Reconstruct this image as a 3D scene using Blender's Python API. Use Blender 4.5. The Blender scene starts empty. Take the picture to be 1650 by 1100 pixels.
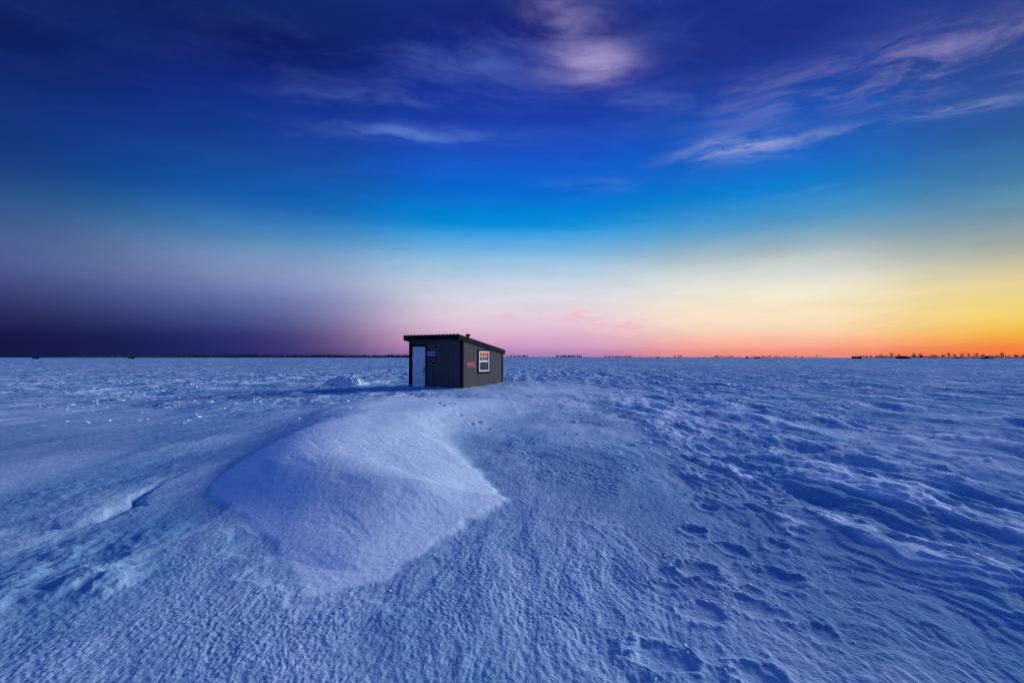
import bpy, bmesh, math, random
import numpy as np
from mathutils import Vector, Matrix

# ------------------------------------------------------------------ camera, world, sun, exposure
scene = bpy.context.scene
COL = scene.collection
R = math.radians

cam_data = bpy.data.cameras.new('camera')
cam = bpy.data.objects.new('camera', cam_data)
COL.objects.link(cam)
cam.location = (0, 0, 1.5)
cam.rotation_euler = (R(90 + 1.83), 0, 0)
cam_data.sensor_width = 36
cam_data.lens = 17.45
cam_data.clip_start = 0.05
cam_data.clip_end = 12000
scene.camera = cam

SUN_AZ = 55.0        # degrees to the right of the view (+Y)
SUN_EL = 14.0         # the glow over the spot where the sun went down

world = bpy.data.worlds.new('World')
scene.world = world
world.use_nodes = True
wt = world.node_tree
wt.nodes.clear()


class NT:
    """small helper for node trees"""
    def __init__(self, tree):
        self.t = tree

    def n(self, typ, **kw):
        nd = self.t.nodes.new(typ)
        for k, v in kw.items():
            setattr(nd, k, v)
        return nd

    def put(self, sock, v):
        if v is None:
            return
        if hasattr(v, 'is_output'):
            self.t.links.new(v, sock)
        else:
            sock.default_value = v

    def m(self, op, a, b=None, c=None, clamp=False):
        nd = self.n('ShaderNodeMath', operation=op)
        nd.use_clamp = clamp
        for s, v in zip(nd.inputs, (a, b, c)):
            self.put(s, v)
        return nd.outputs[0]

    def mix(self, f, a, b, blend='MIX'):
        nd = self.n('ShaderNodeMix', data_type='RGBA', blend_type=blend)
        self.put(nd.inputs[0], f)
        self.put(nd.inputs[6], a)
        self.put(nd.inputs[7], b)
        return nd.outputs[2]

    def rng(self, v, a, b, c=0.0, d=1.0, smooth=False):
        nd = self.n('ShaderNodeMapRange')
        nd.interpolation_type = 'SMOOTHSTEP' if smooth else 'LINEAR'
        self.put(nd.inputs[0], v)
        for i, q in enumerate((a, b, c, d)):
            nd.inputs[i + 1].default_value = q
        return nd.outputs[0]

    def xyz(self, x, y, z):
        nd = self.n('ShaderNodeCombineXYZ')
        for s, v in zip(nd.inputs, (x, y, z)):
            self.put(s, v)
        return nd.outputs[0]

    def noise(self, vec, scale, detail=3.0, rough=0.5, dist=0.0):
        nd = self.n('ShaderNodeTexNoise')
        self.put(nd.inputs['Vector'], vec)
        nd.inputs['Scale'].default_value = scale
        nd.inputs['Detail'].default_value = detail
        nd.inputs['Roughness'].default_value = rough
        nd.inputs['Distortion'].default_value = dist
        return nd.outputs[0]


def lin(c):
    return tuple((v / 255 / 12.92) if v <= 10.3 else (((v / 255) + 0.055) / 1.055) ** 2.4 for v in c)


W = NT(wt)
tc = W.n('ShaderNodeTexCoord')
sep = W.n('ShaderNodeSeparateXYZ')
wt.links.new(tc.outputs['Generated'], sep.inputs[0])
dx, dy, dz = sep.outputs
el = W.m('MULTIPLY', W.m('ARCSINE', W.m('MAXIMUM', dz, 0.0)), 180 / math.pi)
hl = W.m('MAXIMUM', W.m('SQRT', W.m('ADD', W.m('MULTIPLY', dx, dx), W.m('MULTIPLY', dy, dy))), 0.02)
cosphi = W.m('DIVIDE', W.m('ADD', W.m('MULTIPLY', dx, math.sin(R(SUN_AZ))),
                           W.m('MULTIPLY', dy, math.cos(R(SUN_AZ)))), hl)
phi = W.m('MULTIPLY', W.m('ARCCOSINE', W.m('MINIMUM', W.m('MAXIMUM', cosphi, -1.0), 1.0)), 180 / math.pi)

ZEN = (28, 72, 165)
SKY = [  # angle from the sunset, then (elevation, sRGB)
    (10.5, [(0.1, (238, 112, 46)), (1.1, (242, 140, 40)), (2.3, (240, 190, 55)), (4.4, (232, 205, 110)),
            (6.4, (217, 200, 142)), (8.5, (165, 168, 152)), (11.0, (115, 145, 160)), (13.9, (75, 125, 165)),
            (17.7, (50, 92, 152)), (20.9, (45, 80, 148)), (26.1, (40, 62, 135)), (40, ZEN), (90, ZEN)]),
    (27.0, [(0.2, (236, 140, 128)), (1.0, (246, 165, 140)), (2.9, (250, 215, 185)), (5.4, (245, 230, 200)),
            (7.9, (225, 225, 215)), (10.4, (175, 190, 195)), (12.8, (105, 160, 195)), (15.8, (40, 135, 205)),
            (19.2, (20, 105, 200)), (25.2, (28, 75, 170)), (31.1, (26, 45, 130)), (42, ZEN), (90, ZEN)]),
    (55.0, [(0.2, (165, 130, 185)), (1.1, (200, 150, 195)), (3.3, (225, 190, 215)), (6.1, (220, 212, 225)),
            (8.9, (190, 208, 228)), (11.7, (130, 185, 225)), (14.4, (40, 150, 220)), (17.7, (8, 115, 210)),
            (21.5, (20, 90, 200)), (25.1, (26, 66, 175)), (30.7, (24, 48, 145)), (36, (26, 42, 122)), (90, ZEN)]),
    (83.0, [(0.2, (28, 40, 106)), (2.9, (50, 64, 128)), (6.0, (100, 116, 172)), (9.1, (130, 150, 192)),
            (12.2, (85, 140, 190)), (15.2, (35, 105, 182)), (19.8, (25, 75, 158)), (25.2, (18, 50, 140)),
            (31.1, (15, 30, 98)), (45, ZEN), (90, ZEN)]),
    (100.0, [(0.2, (15, 18, 55)), (2.3, (22, 25, 66)), (4.9, (45, 50, 102)), (7.4, (62, 76, 132)),
             (10.5, (50, 76, 132)), (13.9, (28, 62, 122)), (16.3, (20, 48, 115)), (20.9, (15, 38, 110)),
             (26.1, (15, 30, 92)), (50, ZEN), (90, ZEN)]),
    (150.0, [(0.2, (74, 90, 152)), (3.0, (98, 114, 174)), (8.0, (128, 152, 204)), (14.0, (98, 142, 202)), (22.0, (52, 108, 186)),
             (32.0, (34, 82, 170)), (50, ZEN), (90, ZEN)]),
]
EMAX = 60.0
WIDTH = [8.0, 13.0, 15.0, 13.5, 13.0, 22.0]
fac = W.m('DIVIDE', el, EMAX, clamp=True)
acc = None
wsum = None
for k, (ang, stops) in enumerate(SKY):
    rp = W.n('ShaderNodeValToRGB')
    cr = rp.color_ramp
    cr.interpolation = 'CARDINAL'
    cr.elements[0].position = stops[0][0] / EMAX
    cr.elements[0].color = (*lin(stops[0][1]), 1)
    cr.elements[1].position = 1.0
    cr.elements[1].color = (*lin(stops[-1][1]), 1)
    for e, c in stops[1:-1]:
        q = cr.elements.new(e / EMAX)
        q.color = (*lin(c), 1)
    wt.links.new(fac, rp.inputs[0])
    # weight of this bearing: a bell curve, so bearings blend without a seam
    dphi = W.m('SUBTRACT', phi, ang)
    if k == 0:
        dphi = W.m('MAXIMUM', dphi, 0.0)
    if k == len(SKY) - 1:
        dphi = W.m('MINIMUM', dphi, 0.0)
    dphi = W.m('DIVIDE', dphi, WIDTH[k])
    wgt = W.m('EXPONENT', W.m('MULTIPLY', W.m('MULTIPLY', dphi, dphi), -1.0))
    vm = W.n('ShaderNodeVectorMath', operation='SCALE')
    wt.links.new(rp.outputs[0], vm.inputs[0])
    wt.links.new(wgt, vm.inputs['Scale'])
    if acc is None:
        acc, wsum = vm.outputs[0], wgt
    else:
        va = W.n('ShaderNodeVectorMath', operation='ADD')
        wt.links.new(acc, va.inputs[0])
        wt.links.new(vm.outputs[0], va.inputs[1])
        acc = va.outputs[0]
        wsum = W.m('ADD', wsum, wgt)
vd = W.n('ShaderNodeVectorMath', operation='SCALE')
wt.links.new(acc, vd.inputs[0])
wt.links.new(W.m('DIVIDE', 1.0, wsum), vd.inputs['Scale'])
colr = vd.outputs[0]

# thin high clouds, laid out on the cloud deck (plane coordinates in units of its height)
dzs = W.m('MAXIMUM', dz, 0.03)
cx = W.m('DIVIDE', dx, dzs)
cy = W.m('DIVIDE', dy, dzs)


def rot2(x0, y0, ang, sx, sy):
    px = W.m('SUBTRACT', cx, x0)
    py = W.m('SUBTRACT', cy, y0)
    c, s = math.cos(R(ang)), math.sin(R(ang))
    a = W.m('DIVIDE', W.m('ADD', W.m('MULTIPLY', px, c), W.m('MULTIPLY', py, s)), sx)
    b = W.m('DIVIDE', W.m('SUBTRACT', W.m('MULTIPLY', py, c), W.m('MULTIPLY', px, s)), sy)
    return a, b


cvec = W.xyz(cx, cy, 0.0)
warpn = W.n('ShaderNodeTexNoise')
wt.links.new(cvec, warpn.inputs['Vector'])
warpn.inputs['Scale'].default_value = 2.2
warpn.inputs['Detail'].default_value = 2.0
wsep = W.n('ShaderNodeSeparateXYZ')
wt.links.new(warpn.outputs['Color'], wsep.inputs[0])
wux = W.m('MULTIPLY', W.m('SUBTRACT', wsep.outputs[0], 0.5), 0.30)
wuy = W.m('MULTIPLY', W.m('SUBTRACT', wsep.outputs[1], 0.5), 0.30)


def streaks(ang, stretch, scale, seed):
    c, s_ = math.cos(R(ang)), math.sin(R(ang))
    px, py = W.m('ADD', cx, wux), W.m('ADD', cy, wuy)
    a = W.m('DIVIDE', W.m('ADD', W.m('MULTIPLY', px, c), W.m('MULTIPLY', py, s_)), stretch)
    b = W.m('SUBTRACT', W.m('MULTIPLY', py, c), W.m('MULTIPLY', px, s_))
    return W.noise(W.xyz(a, b, seed), scale, 5, 0.60)


FIELD = {'r': streaks(-28, 1.9, 5.5, 1.0), 'l': streaks(8, 2.2, 5.0, 7.0)}


def cloud(x0, y0, ang, sx, sy, fld, lo, hi, amp):
    a, b = rot2(x0, y0, ang, sx, sy)
    a = W.m('ADD', a, W.m('DIVIDE', wux, sx * 0.8))
    b = W.m('ADD', b, W.m('DIVIDE', wuy, sy * 1.6))
    d2 = W.m('ADD', W.m('MULTIPLY', a, a), W.m('MULTIPLY', b, b))
    g = W.m('EXPONENT', W.m('MULTIPLY', d2, -1.0))
    return W.m('MULTIPLY', W.m('MULTIPLY', g, W.rng(FIELD[fld], lo, hi, smooth=True)), amp)


pink = [cloud(0.27, 1.66, 15, 0.12, 0.11, 'l', 0.22, 0.62, 0.70),
        cloud(0.15, 1.44, 50, 0.20, 0.09, 'l', 0.32, 0.70, 0.42),
        cloud(1.45, 1.70, -25, 0.55, 0.20, 'r', 0.40, 0.75, 0.34),
        cloud(1.9, 1.45, -25, 0.9, 0.20, 'r', 0.40, 0.75, 0.36)]
pale = [cloud(1.80, 1.98, -28, 0.30, 0.06, 'r', 0.36, 0.66, 0.62),
        cloud(1.08, 2.36, -22, 0.22, 0.16, 'r', 0.38, 0.66, 0.78),
        cloud(1.35, 2.22, -28, 0.40, 0.06, 'r', 0.36, 0.68, 0.45)]
bluec = [cloud(-0.42, 2.20, 4, 0.38, 0.08, 'l', 0.30, 0.66, 0.58),
         cloud(-0.10, 1.62, -8, 0.55, 0.22, 'l', 0.38, 0.80, 0.26),
         cloud(-0.62, 1.92, 0, 0.25, 0.09, 'l', 0.36, 0.75, 0.28),
         cloud(0.62, 1.94, 12, 0.40, 0.09, 'l', 0.34, 0.75, 0.34),
         cloud(0.45, 2.85, 0, 0.2, 0.14, 'l', 0.32, 0.75, 0.22),
         cloud(1.75, 2.95, -40, 0.22, 0.05, 'r', 0.32, 0.70, 0.28)]


def total(lst):
    t = lst[0]
    for q in lst[1:]:
        t = W.m('ADD', t, q)
    return W.m('MINIMUM', t, 0.85)


veil = W.m('MULTIPLY', W.rng(FIELD['l'], 0.40, 0.8, smooth=True), W.rng(el, 14.0, 30.0, 0.0, 0.06))
colr = W.mix(veil, colr, (*lin((82, 96, 176)), 1))
colr = W.mix(total(bluec), colr, (*lin((112, 142, 215)), 1))
colr = W.mix(total(pale), colr, (*lin((146, 160, 212)), 1))
colr = W.mix(total(pink), colr, (*lin((184, 168, 214)), 1))
# small rosy puffs low over the horizon
paz = W.m('MULTIPLY', W.m('ARCTAN2', dx, dy), 180 / math.pi)


pnz = W.noise(W.xyz(W.m('MULTIPLY', paz, 0.35), W.m('MULTIPLY', el, 1.6), 2.0), 1.0, 4, 0.6)


def puff(a0, e0, sa, se, seed, amp):
    a = W.m('DIVIDE', W.m('SUBTRACT', paz, a0), sa)
    b = W.m('DIVIDE', W.m('SUBTRACT', el, e0), se)
    g = W.m('EXPONENT', W.m('MULTIPLY', W.m('ADD', W.m('MULTIPLY', a, a), W.m('MULTIPLY', b, b)), -1.0))
    return W.m('MULTIPLY', W.m('MULTIPLY', g, W.rng(pnz, 0.42, 0.62, smooth=True)), amp)


rosy = [puff(8.2, 4.6, 2.0, 0.7, 2.0, 0.8), puff(12, 3.5, 4.5, 0.7, 5.0, 0.75), puff(1.0, 4.6, 3.0, 0.6, 8.0, 0.45)]
colr = W.mix(total(rosy), colr, (*lin((242, 178, 196)), 1))

# faint uneven haze over the whole sky
hz = W.noise(W.xyz(W.m('MULTIPLY', paz, 0.10), W.m('MULTIPLY', el, 0.55), 11.0), 1.0, 5, 0.62)
mott = W.m('ADD', W.m('MULTIPLY', W.m('SUBTRACT', hz, 0.5), 0.24), W.m('MULTIPLY', W.m('MULTIPLY', W.m('SUBTRACT', FIELD['l'], 0.5), 0.22), W.rng(el, 9.0, 18.0)))
vmul = W.n('ShaderNodeVectorMath', operation='SCALE')
wt.links.new(colr, vmul.inputs[0])
wt.links.new(W.m('ADD', mott, 1.0), vmul.inputs['Scale'])
colr = vmul.outputs[0]

sky = W.n('ShaderNodeTexSky', sky_type='NISHITA')
sky.sun_disc = False
sky.sun_elevation = R(1.0)
sky.sun_rotation = R(SUN_AZ)
sky.air_density = 1.0
sky.dust_density = 1.0
sky.ozone_density = 3.0
colr = W.mix(0.004, colr, sky.outputs[0], 'ADD')

world.cycles.sampling_method = 'MANUAL'
world.cycles.sample_map_resolution = 512
bg = W.n('ShaderNodeBackground')
wt.links.new(colr, bg.inputs[0])
bg.inputs[1].default_value = 1.0
wo = W.n('ShaderNodeOutputWorld')
wt.links.new(bg.outputs[0], wo.inputs[0])

sun_data = bpy.data.lights.new('sun', 'SUN')
sun = bpy.data.objects.new('sun', sun_data)
COL.objects.link(sun)
sun_data.energy = 3.1
sun_data.angle = R(25)
sun_data.color = (0.90, 0.95, 1.0)
to_sun = Vector((math.sin(R(SUN_AZ)) * math.cos(R(SUN_EL)), math.cos(R(SUN_AZ)) * math.cos(R(SUN_EL)), math.sin(R(SUN_EL))))
sun.rotation_euler = to_sun.to_track_quat('Z', 'Y').to_euler()
sun.location = to_sun * 40

vs = scene.view_settings
vs.view_transform = 'Standard'
vs.look = 'None'
vs.exposure = 0.0
vs.gamma = 1.0
vs.use_curve_mapping = False
scene.cycles.use_denoising = True
scene.cycles.max_bounces = 4
scene.cycles.diffuse_bounces = 2
scene.cycles.caustics_reflective = False
scene.cycles.caustics_refractive = False

# ------------------------------------------------------------------ materials
MATS = {}


def mat(name, rgb, rough=0.7, var=0.12, nscale=6.0, bump=0.0, bscale=60.0, metallic=0.0, stretch=(1, 1, 1), spec=0.3):
    """procedural paint / wood / metal with uneven tone and a little relief"""
    if name in MATS:
        return MATS[name]
    mt = bpy.data.materials.new(name)
    mt.use_nodes = True
    T = NT(mt.node_tree)
    b = mt.node_tree.nodes['Principled BSDF']
    co = T.n('ShaderNodeTexCoord')
    mp = T.n('ShaderNodeMapping')
    mp.inputs['Scale'].default_value = stretch
    mt.node_tree.links.new(co.outputs['Object'], mp.inputs[0])
    nz = T.noise(mp.outputs[0], nscale, 5, 0.6)
    f = T.rng(nz, 0.3, 0.7)
    lo = tuple(c * (1 - var) for c in rgb)
    hi = tuple(min(1, c * (1 + var)) for c in rgb)
    T.put(b.inputs['Base Color'], T.mix(f, (*lo, 1), (*hi, 1)))
    T.put(b.inputs['Roughness'], T.rng(nz, 0.3, 0.7, max(0.05, rough - 0.08), min(1, rough + 0.08)))
    b.inputs['Metallic'].default_value = metallic
    b.inputs['Specular IOR Level'].default_value = spec
    if bump:
        bp = T.n('ShaderNodeBump')
        bp.inputs['Strength'].default_value = 0.5
        bp.inputs['Distance'].default_value = bump
        T.put(bp.inputs['Height'], T.noise(mp.outputs[0], bscale, 4, 0.6))
        mt.node_tree.links.new(bp.outputs[0], b.inputs['Normal'])
    MATS[name] = mt
    return mt


def snow_material():
    mt = bpy.data.materials.new('wind_packed_snow')
    mt.use_nodes = True
    T = NT(mt.node_tree)
    b = mt.node_tree.nodes['Principled BSDF']
    ge = T.n('ShaderNodeNewGeometry')
    pos = ge.outputs['Position']
    sp = T.n('ShaderNodeSeparateXYZ')
    mt.node_tree.links.new(pos, sp.inputs[0])
    x, y, z = sp.outputs
    r = T.m('SQRT', T.m('ADD', T.m('MULTIPLY', x, x), T.m('MULTIPLY', y, y)))
    # colour: fresh dry snow against older glazed crust, darkened to paint an outward falloff
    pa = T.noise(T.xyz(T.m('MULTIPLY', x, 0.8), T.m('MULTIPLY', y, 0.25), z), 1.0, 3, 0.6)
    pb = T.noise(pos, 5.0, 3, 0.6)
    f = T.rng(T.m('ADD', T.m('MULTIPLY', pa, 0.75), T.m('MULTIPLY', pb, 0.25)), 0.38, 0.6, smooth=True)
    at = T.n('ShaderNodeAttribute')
    at.attribute_name = 'fresh_and_lit'          # new drifted snow, plus brightness painted on crests, flecks and the middle
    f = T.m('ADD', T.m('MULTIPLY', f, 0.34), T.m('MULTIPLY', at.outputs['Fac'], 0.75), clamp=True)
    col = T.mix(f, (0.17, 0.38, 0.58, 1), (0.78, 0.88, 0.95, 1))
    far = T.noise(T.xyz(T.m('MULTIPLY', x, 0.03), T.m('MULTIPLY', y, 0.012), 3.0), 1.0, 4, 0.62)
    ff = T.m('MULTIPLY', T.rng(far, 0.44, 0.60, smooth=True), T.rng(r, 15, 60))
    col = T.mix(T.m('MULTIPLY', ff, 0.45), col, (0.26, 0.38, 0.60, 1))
    # glazed old ice showing where the wind has swept the snow thin
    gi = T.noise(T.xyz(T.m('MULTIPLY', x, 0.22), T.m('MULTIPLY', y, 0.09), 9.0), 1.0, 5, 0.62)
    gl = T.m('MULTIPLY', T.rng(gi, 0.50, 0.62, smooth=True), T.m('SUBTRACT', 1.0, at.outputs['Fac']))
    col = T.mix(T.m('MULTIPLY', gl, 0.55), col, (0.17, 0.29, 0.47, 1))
    T.put(b.inputs['Base Color'], col)
    T.put(b.inputs['Roughness'], T.rng(f, 0, 1, 0.5, 0.7))
    b.inputs['Specular IOR Level'].default_value = 0.0
    # fine relief
    n1 = T.noise(pos, 38.0, 4, 0.62)
    n2 = T.noise(T.xyz(T.m('MULTIPLY', x, 24.0), T.m('MULTIPLY', y, 10.0), T.m('MULTIPLY', z, 24.0)), 1.0, 4, 0.6)
    b1 = T.n('ShaderNodeBump')
    T.put(b1.inputs['Strength'], T.rng(at.outputs['Fac'], 0.2, 0.9, 0.75, 0.22))
    b1.inputs['Distance'].default_value = 0.010
    T.put(b1.inputs['Height'], n1)
    b2 = T.n('ShaderNodeBump')
    b2.inputs['Strength'].default_value = 0.6
    b2.inputs['Distance'].default_value = 0.007
    T.put(b2.inputs['Height'], n2)
    mt.node_tree.links.new(b1.outputs[0], b2.inputs['Normal'])
    n3 = T.noise(T.xyz(T.m('MULTIPLY', x, 0.55), T.m('MULTIPLY', y, 0.16), 0.0), 1.0, 5, 0.68)
    b3 = T.n('ShaderNodeBump')
    T.put(b3.inputs['Strength'], T.rng(r, 20, 70, 0.0, 0.9))
    b3.inputs['Distance'].default_value = 0.35
    T.put(b3.inputs['Height'], n3)
    mt.node_tree.links.new(b2.outputs[0], b3.inputs['Normal'])
    mt.node_tree.links.new(b3.outputs[0], b.inputs['Normal'])
    return mt


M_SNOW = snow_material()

# ------------------------------------------------------------------ numpy noise


def _hash(ix, iy, seed):
    h = (ix.astype(np.int64) * 374761393 + iy.astype(np.int64) * 668265263 + seed * 974634777) & 0xFFFFFFFF
    h = ((h ^ (h >> 13)) * 1274126177) & 0xFFFFFFFF
    h = h ^ (h >> 16)
    return (h & 0xFFFF).astype(np.float32) * np.float32(2 * math.pi / 65536.0)


def gnoise(x, y, seed=0):
    x0 = np.floor(x)
    y0 = np.floor(y)
    fx = (x - x0).astype(np.float32)
    fy = (y - y0).astype(np.float32)
    ix = x0.astype(np.int64)
    iy = y0.astype(np.int64)
    u = fx * fx * fx * (fx * (fx * 6 - 15) + 10)
    v = fy * fy * fy * (fy * (fy * 6 - 15) + 10)

    def g(ax, ay, px, py):
        t = _hash(ax, ay, seed)
        return np.cos(t) * px + np.sin(t) * py
    a = g(ix, iy, fx, fy)
    b = g(ix + 1, iy, fx - 1, fy)
    c = g(ix, iy + 1, fx, fy - 1)
    d = g(ix + 1, iy + 1, fx - 1, fy - 1)
    return 1.5 * ((a * (1 - u) + b * u) * (1 - v) + (c * (1 - u) + d * u) * v)


def fbm(x, y, o, seed=0, rough=0.5):
    s = 0
    amp = 1.0
    for i in range(o):
        s = s + amp * gnoise(x * 2 ** i + 17.3 * i, y * 2 ** i - 9.1 * i, seed + i)
        amp *= rough
    return s


def ridged(x, y, o, seed=0, rough=0.5):
    s = 0
    amp = 1.0
    for i in range(o):
        s = s + amp * (1 - 2.2 * np.abs(gnoise(x * 2 ** i + 7.3 * i, y * 2 ** i + 3.1 * i, seed + i)))
        amp *= rough
    return s


def sst(x, a, b):
    t = np.clip((x - a) / (b - a), 0, 1)
    return t * t * (3 - 2 * t)


def poly_sdf(x, y, pts):
    """signed distance to a closed polygon, positive inside"""
    d = np.full(x.shape, 1e9, np.float32)
    inside = np.zeros(x.shape, bool)
    n = len(pts)
    for i in range(n):
        ax, ay = pts[i]
        bx, by = pts[(i + 1) % n]
        ex, ey = bx - ax, by - ay
        t = np.clip(((x - ax) * ex + (y - ay) * ey) / (ex * ex + ey * ey), 0, 1)
        d = np.minimum(d, np.hypot(x - ax - t * ex, y - ay - t * ey))
        if ey != 0:
            hit = ((ay > y) != (by > y)) & (x < ex * (y - ay) / ey + ax)
            inside ^= hit
    return np.where(inside, d, -d)


def line_dist(x, y, pts):
    d = np.full(x.shape, 1e9, np.float32)
    for (ax, ay), (bx, by) in zip(pts[:-1], pts[1:]):
        ex, ey = bx - ax, by - ay
        t = np.clip(((x - ax) * ex + (y - ay) * ey) / (ex * ex + ey * ey), 0, 1)
        d = np.minimum(d, np.hypot(x - ax - t * ex, y - ay - t * ey))
    return d


def smin(a, b, k):
    h = np.clip(0.5 + 0.5 * (b - a) / k, 0, 1)
    return b * (1 - h) + a * h - k * h * (1 - h)


# ------------------------------------------------------------------ the lie of the snow (metres, camera stands at 0,0)
DR_L = [(-1.27, 3.10), (-1.62, 3.60), (-2.15, 4.25), (-2.75, 4.85), (-3.45, 5.6), (-4.0, 7.0), (-5.0, 9.5), (-6.0, 13), (-6.5, 19)]
DR_R = [(-1.27, 3.10), (-0.87, 3.38), (-0.62, 3.94), (-0.33, 4.60), (-0.05, 5.27), (-0.25, 5.9), (-0.42, 6.88), (-0.42, 8.3),
        (0.0, 10.5), (1.0, 15), (2.5, 19)]
DR_POLY = DR_L + DR_R[::-1][:-1]
SCARP = [(-6.6, 2.6), (-5.2, 3.55), (-4.30, 4.15), (-3.79, 4.62), (-3.82, 5.05), (-4.19, 5.75), (-4.30, 6.6), (-5.0, 8.2),
         (-6.5, 11.0), (-9.0, 15.0)]
LEFT_POLY = SCARP + [(-60, 40), (-60, -20), (-12, 0.0)]
CRUST_A = [(-2.6, 4.3), (-1.9, 3.75), (-1.45, 3.2), (-1.2, 3.0), (-0.7, 3.2), (-0.4, 3.8), (-0.02, 4.4), (0.37, 4.75), (0.95, 4.45),
           (1.05, 3.65), (0.80, 2.9), (0.6, 2.5), (0.4, 1.2), (-3.5, 1.2), (-4.4, 2.8), (-3.2, 3.9)]
CRUST_B = [(-0.42, 10.2), (-0.42, 8.2), (-0.45, 6.9), (-0.15, 5.9), (0.1, 5.5), (0.6, 5.75), (1.15, 5.2), (1.75, 5.6), (2.2, 6.6),
           (1.9, 8.0), (0.9, 9.8)]
STEPS = [  # x, y, half length, half width, depth, turn
    (1.97, 5.05, 0.155, 0.125, 0.075, 10), (1.57, 4.36, 0.165, 0.13, 0.085, -5), (1.73, 3.93, 0.17, 0.12, 0.06, 25),
    (2.10, 3.98, 0.16, 0.12, 0.05, -20), (1.80, 3.42, 0.24, 0.16, 0.06, 32), (1.30, 3.52, 0.25, 0.17, 0.085, 18),
    (2.40, 6.15, 0.16, 0.12, 0.06, 0), (2.40, 4.22, 0.12, 0.10, 0.05, 0), (0.74, 2.52, 0.16, 0.19, 0.07, -15),
    (1.15, 2.33, 0.17, 0.13, 0.07, 10), (1.12, 2.95, 0.17, 0.14, 0.05, 20), (1.45, 3.02, 0.2, 0.13, 0.045, 30),
    (2.05, 4.55, 0.13, 0.1, 0.035, 10), (2.62, 7.3, 0.16, 0.11, 0.06, 0), (2.0, 8.6, 0.16, 0.12, 0.06, 20),
    (1.2, 9.9, 0.17, 0.12, 0.06, 35), (0.35, 1.9, 0.18, 0.14, 0.06, 0),
    (1.52, 3.2, 0.1, 0.09, 0.06, 40), (1.0, 3.3, 0.11, 0.08, 0.05, 10), (2.05, 3.15, 0.12, 0.09, 0.05, 20), (1.66, 2.72, 0.13, 0.1, 0.06, -10),
    (2.25, 4.9, 0.11, 0.09, 0.05, 15), (1.85, 5.6, 0.12, 0.09, 0.05, 0), (2.6, 5.4, 0.12, 0.09, 0.05, 30), (1.0, 2.55, 0.1, 0.09, 0.05, 0),
    (2.3, 3.55, 0.13, 0.09, 0.05, 25), (1.42, 4.0, 0.1, 0.08, 0.06, 0), (2.75, 4.7, 0.12, 0.1, 0.05, 10), (1.2, 2.0, 0.12, 0.1, 0.05, 10)]
TRAIL = [(-3.9, 22.4), (-3.3, 19.5), (-2.7, 16.2), (-2.0, 14.0), (-1.2, 11.8), (-0.5, 10.2)]


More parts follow.
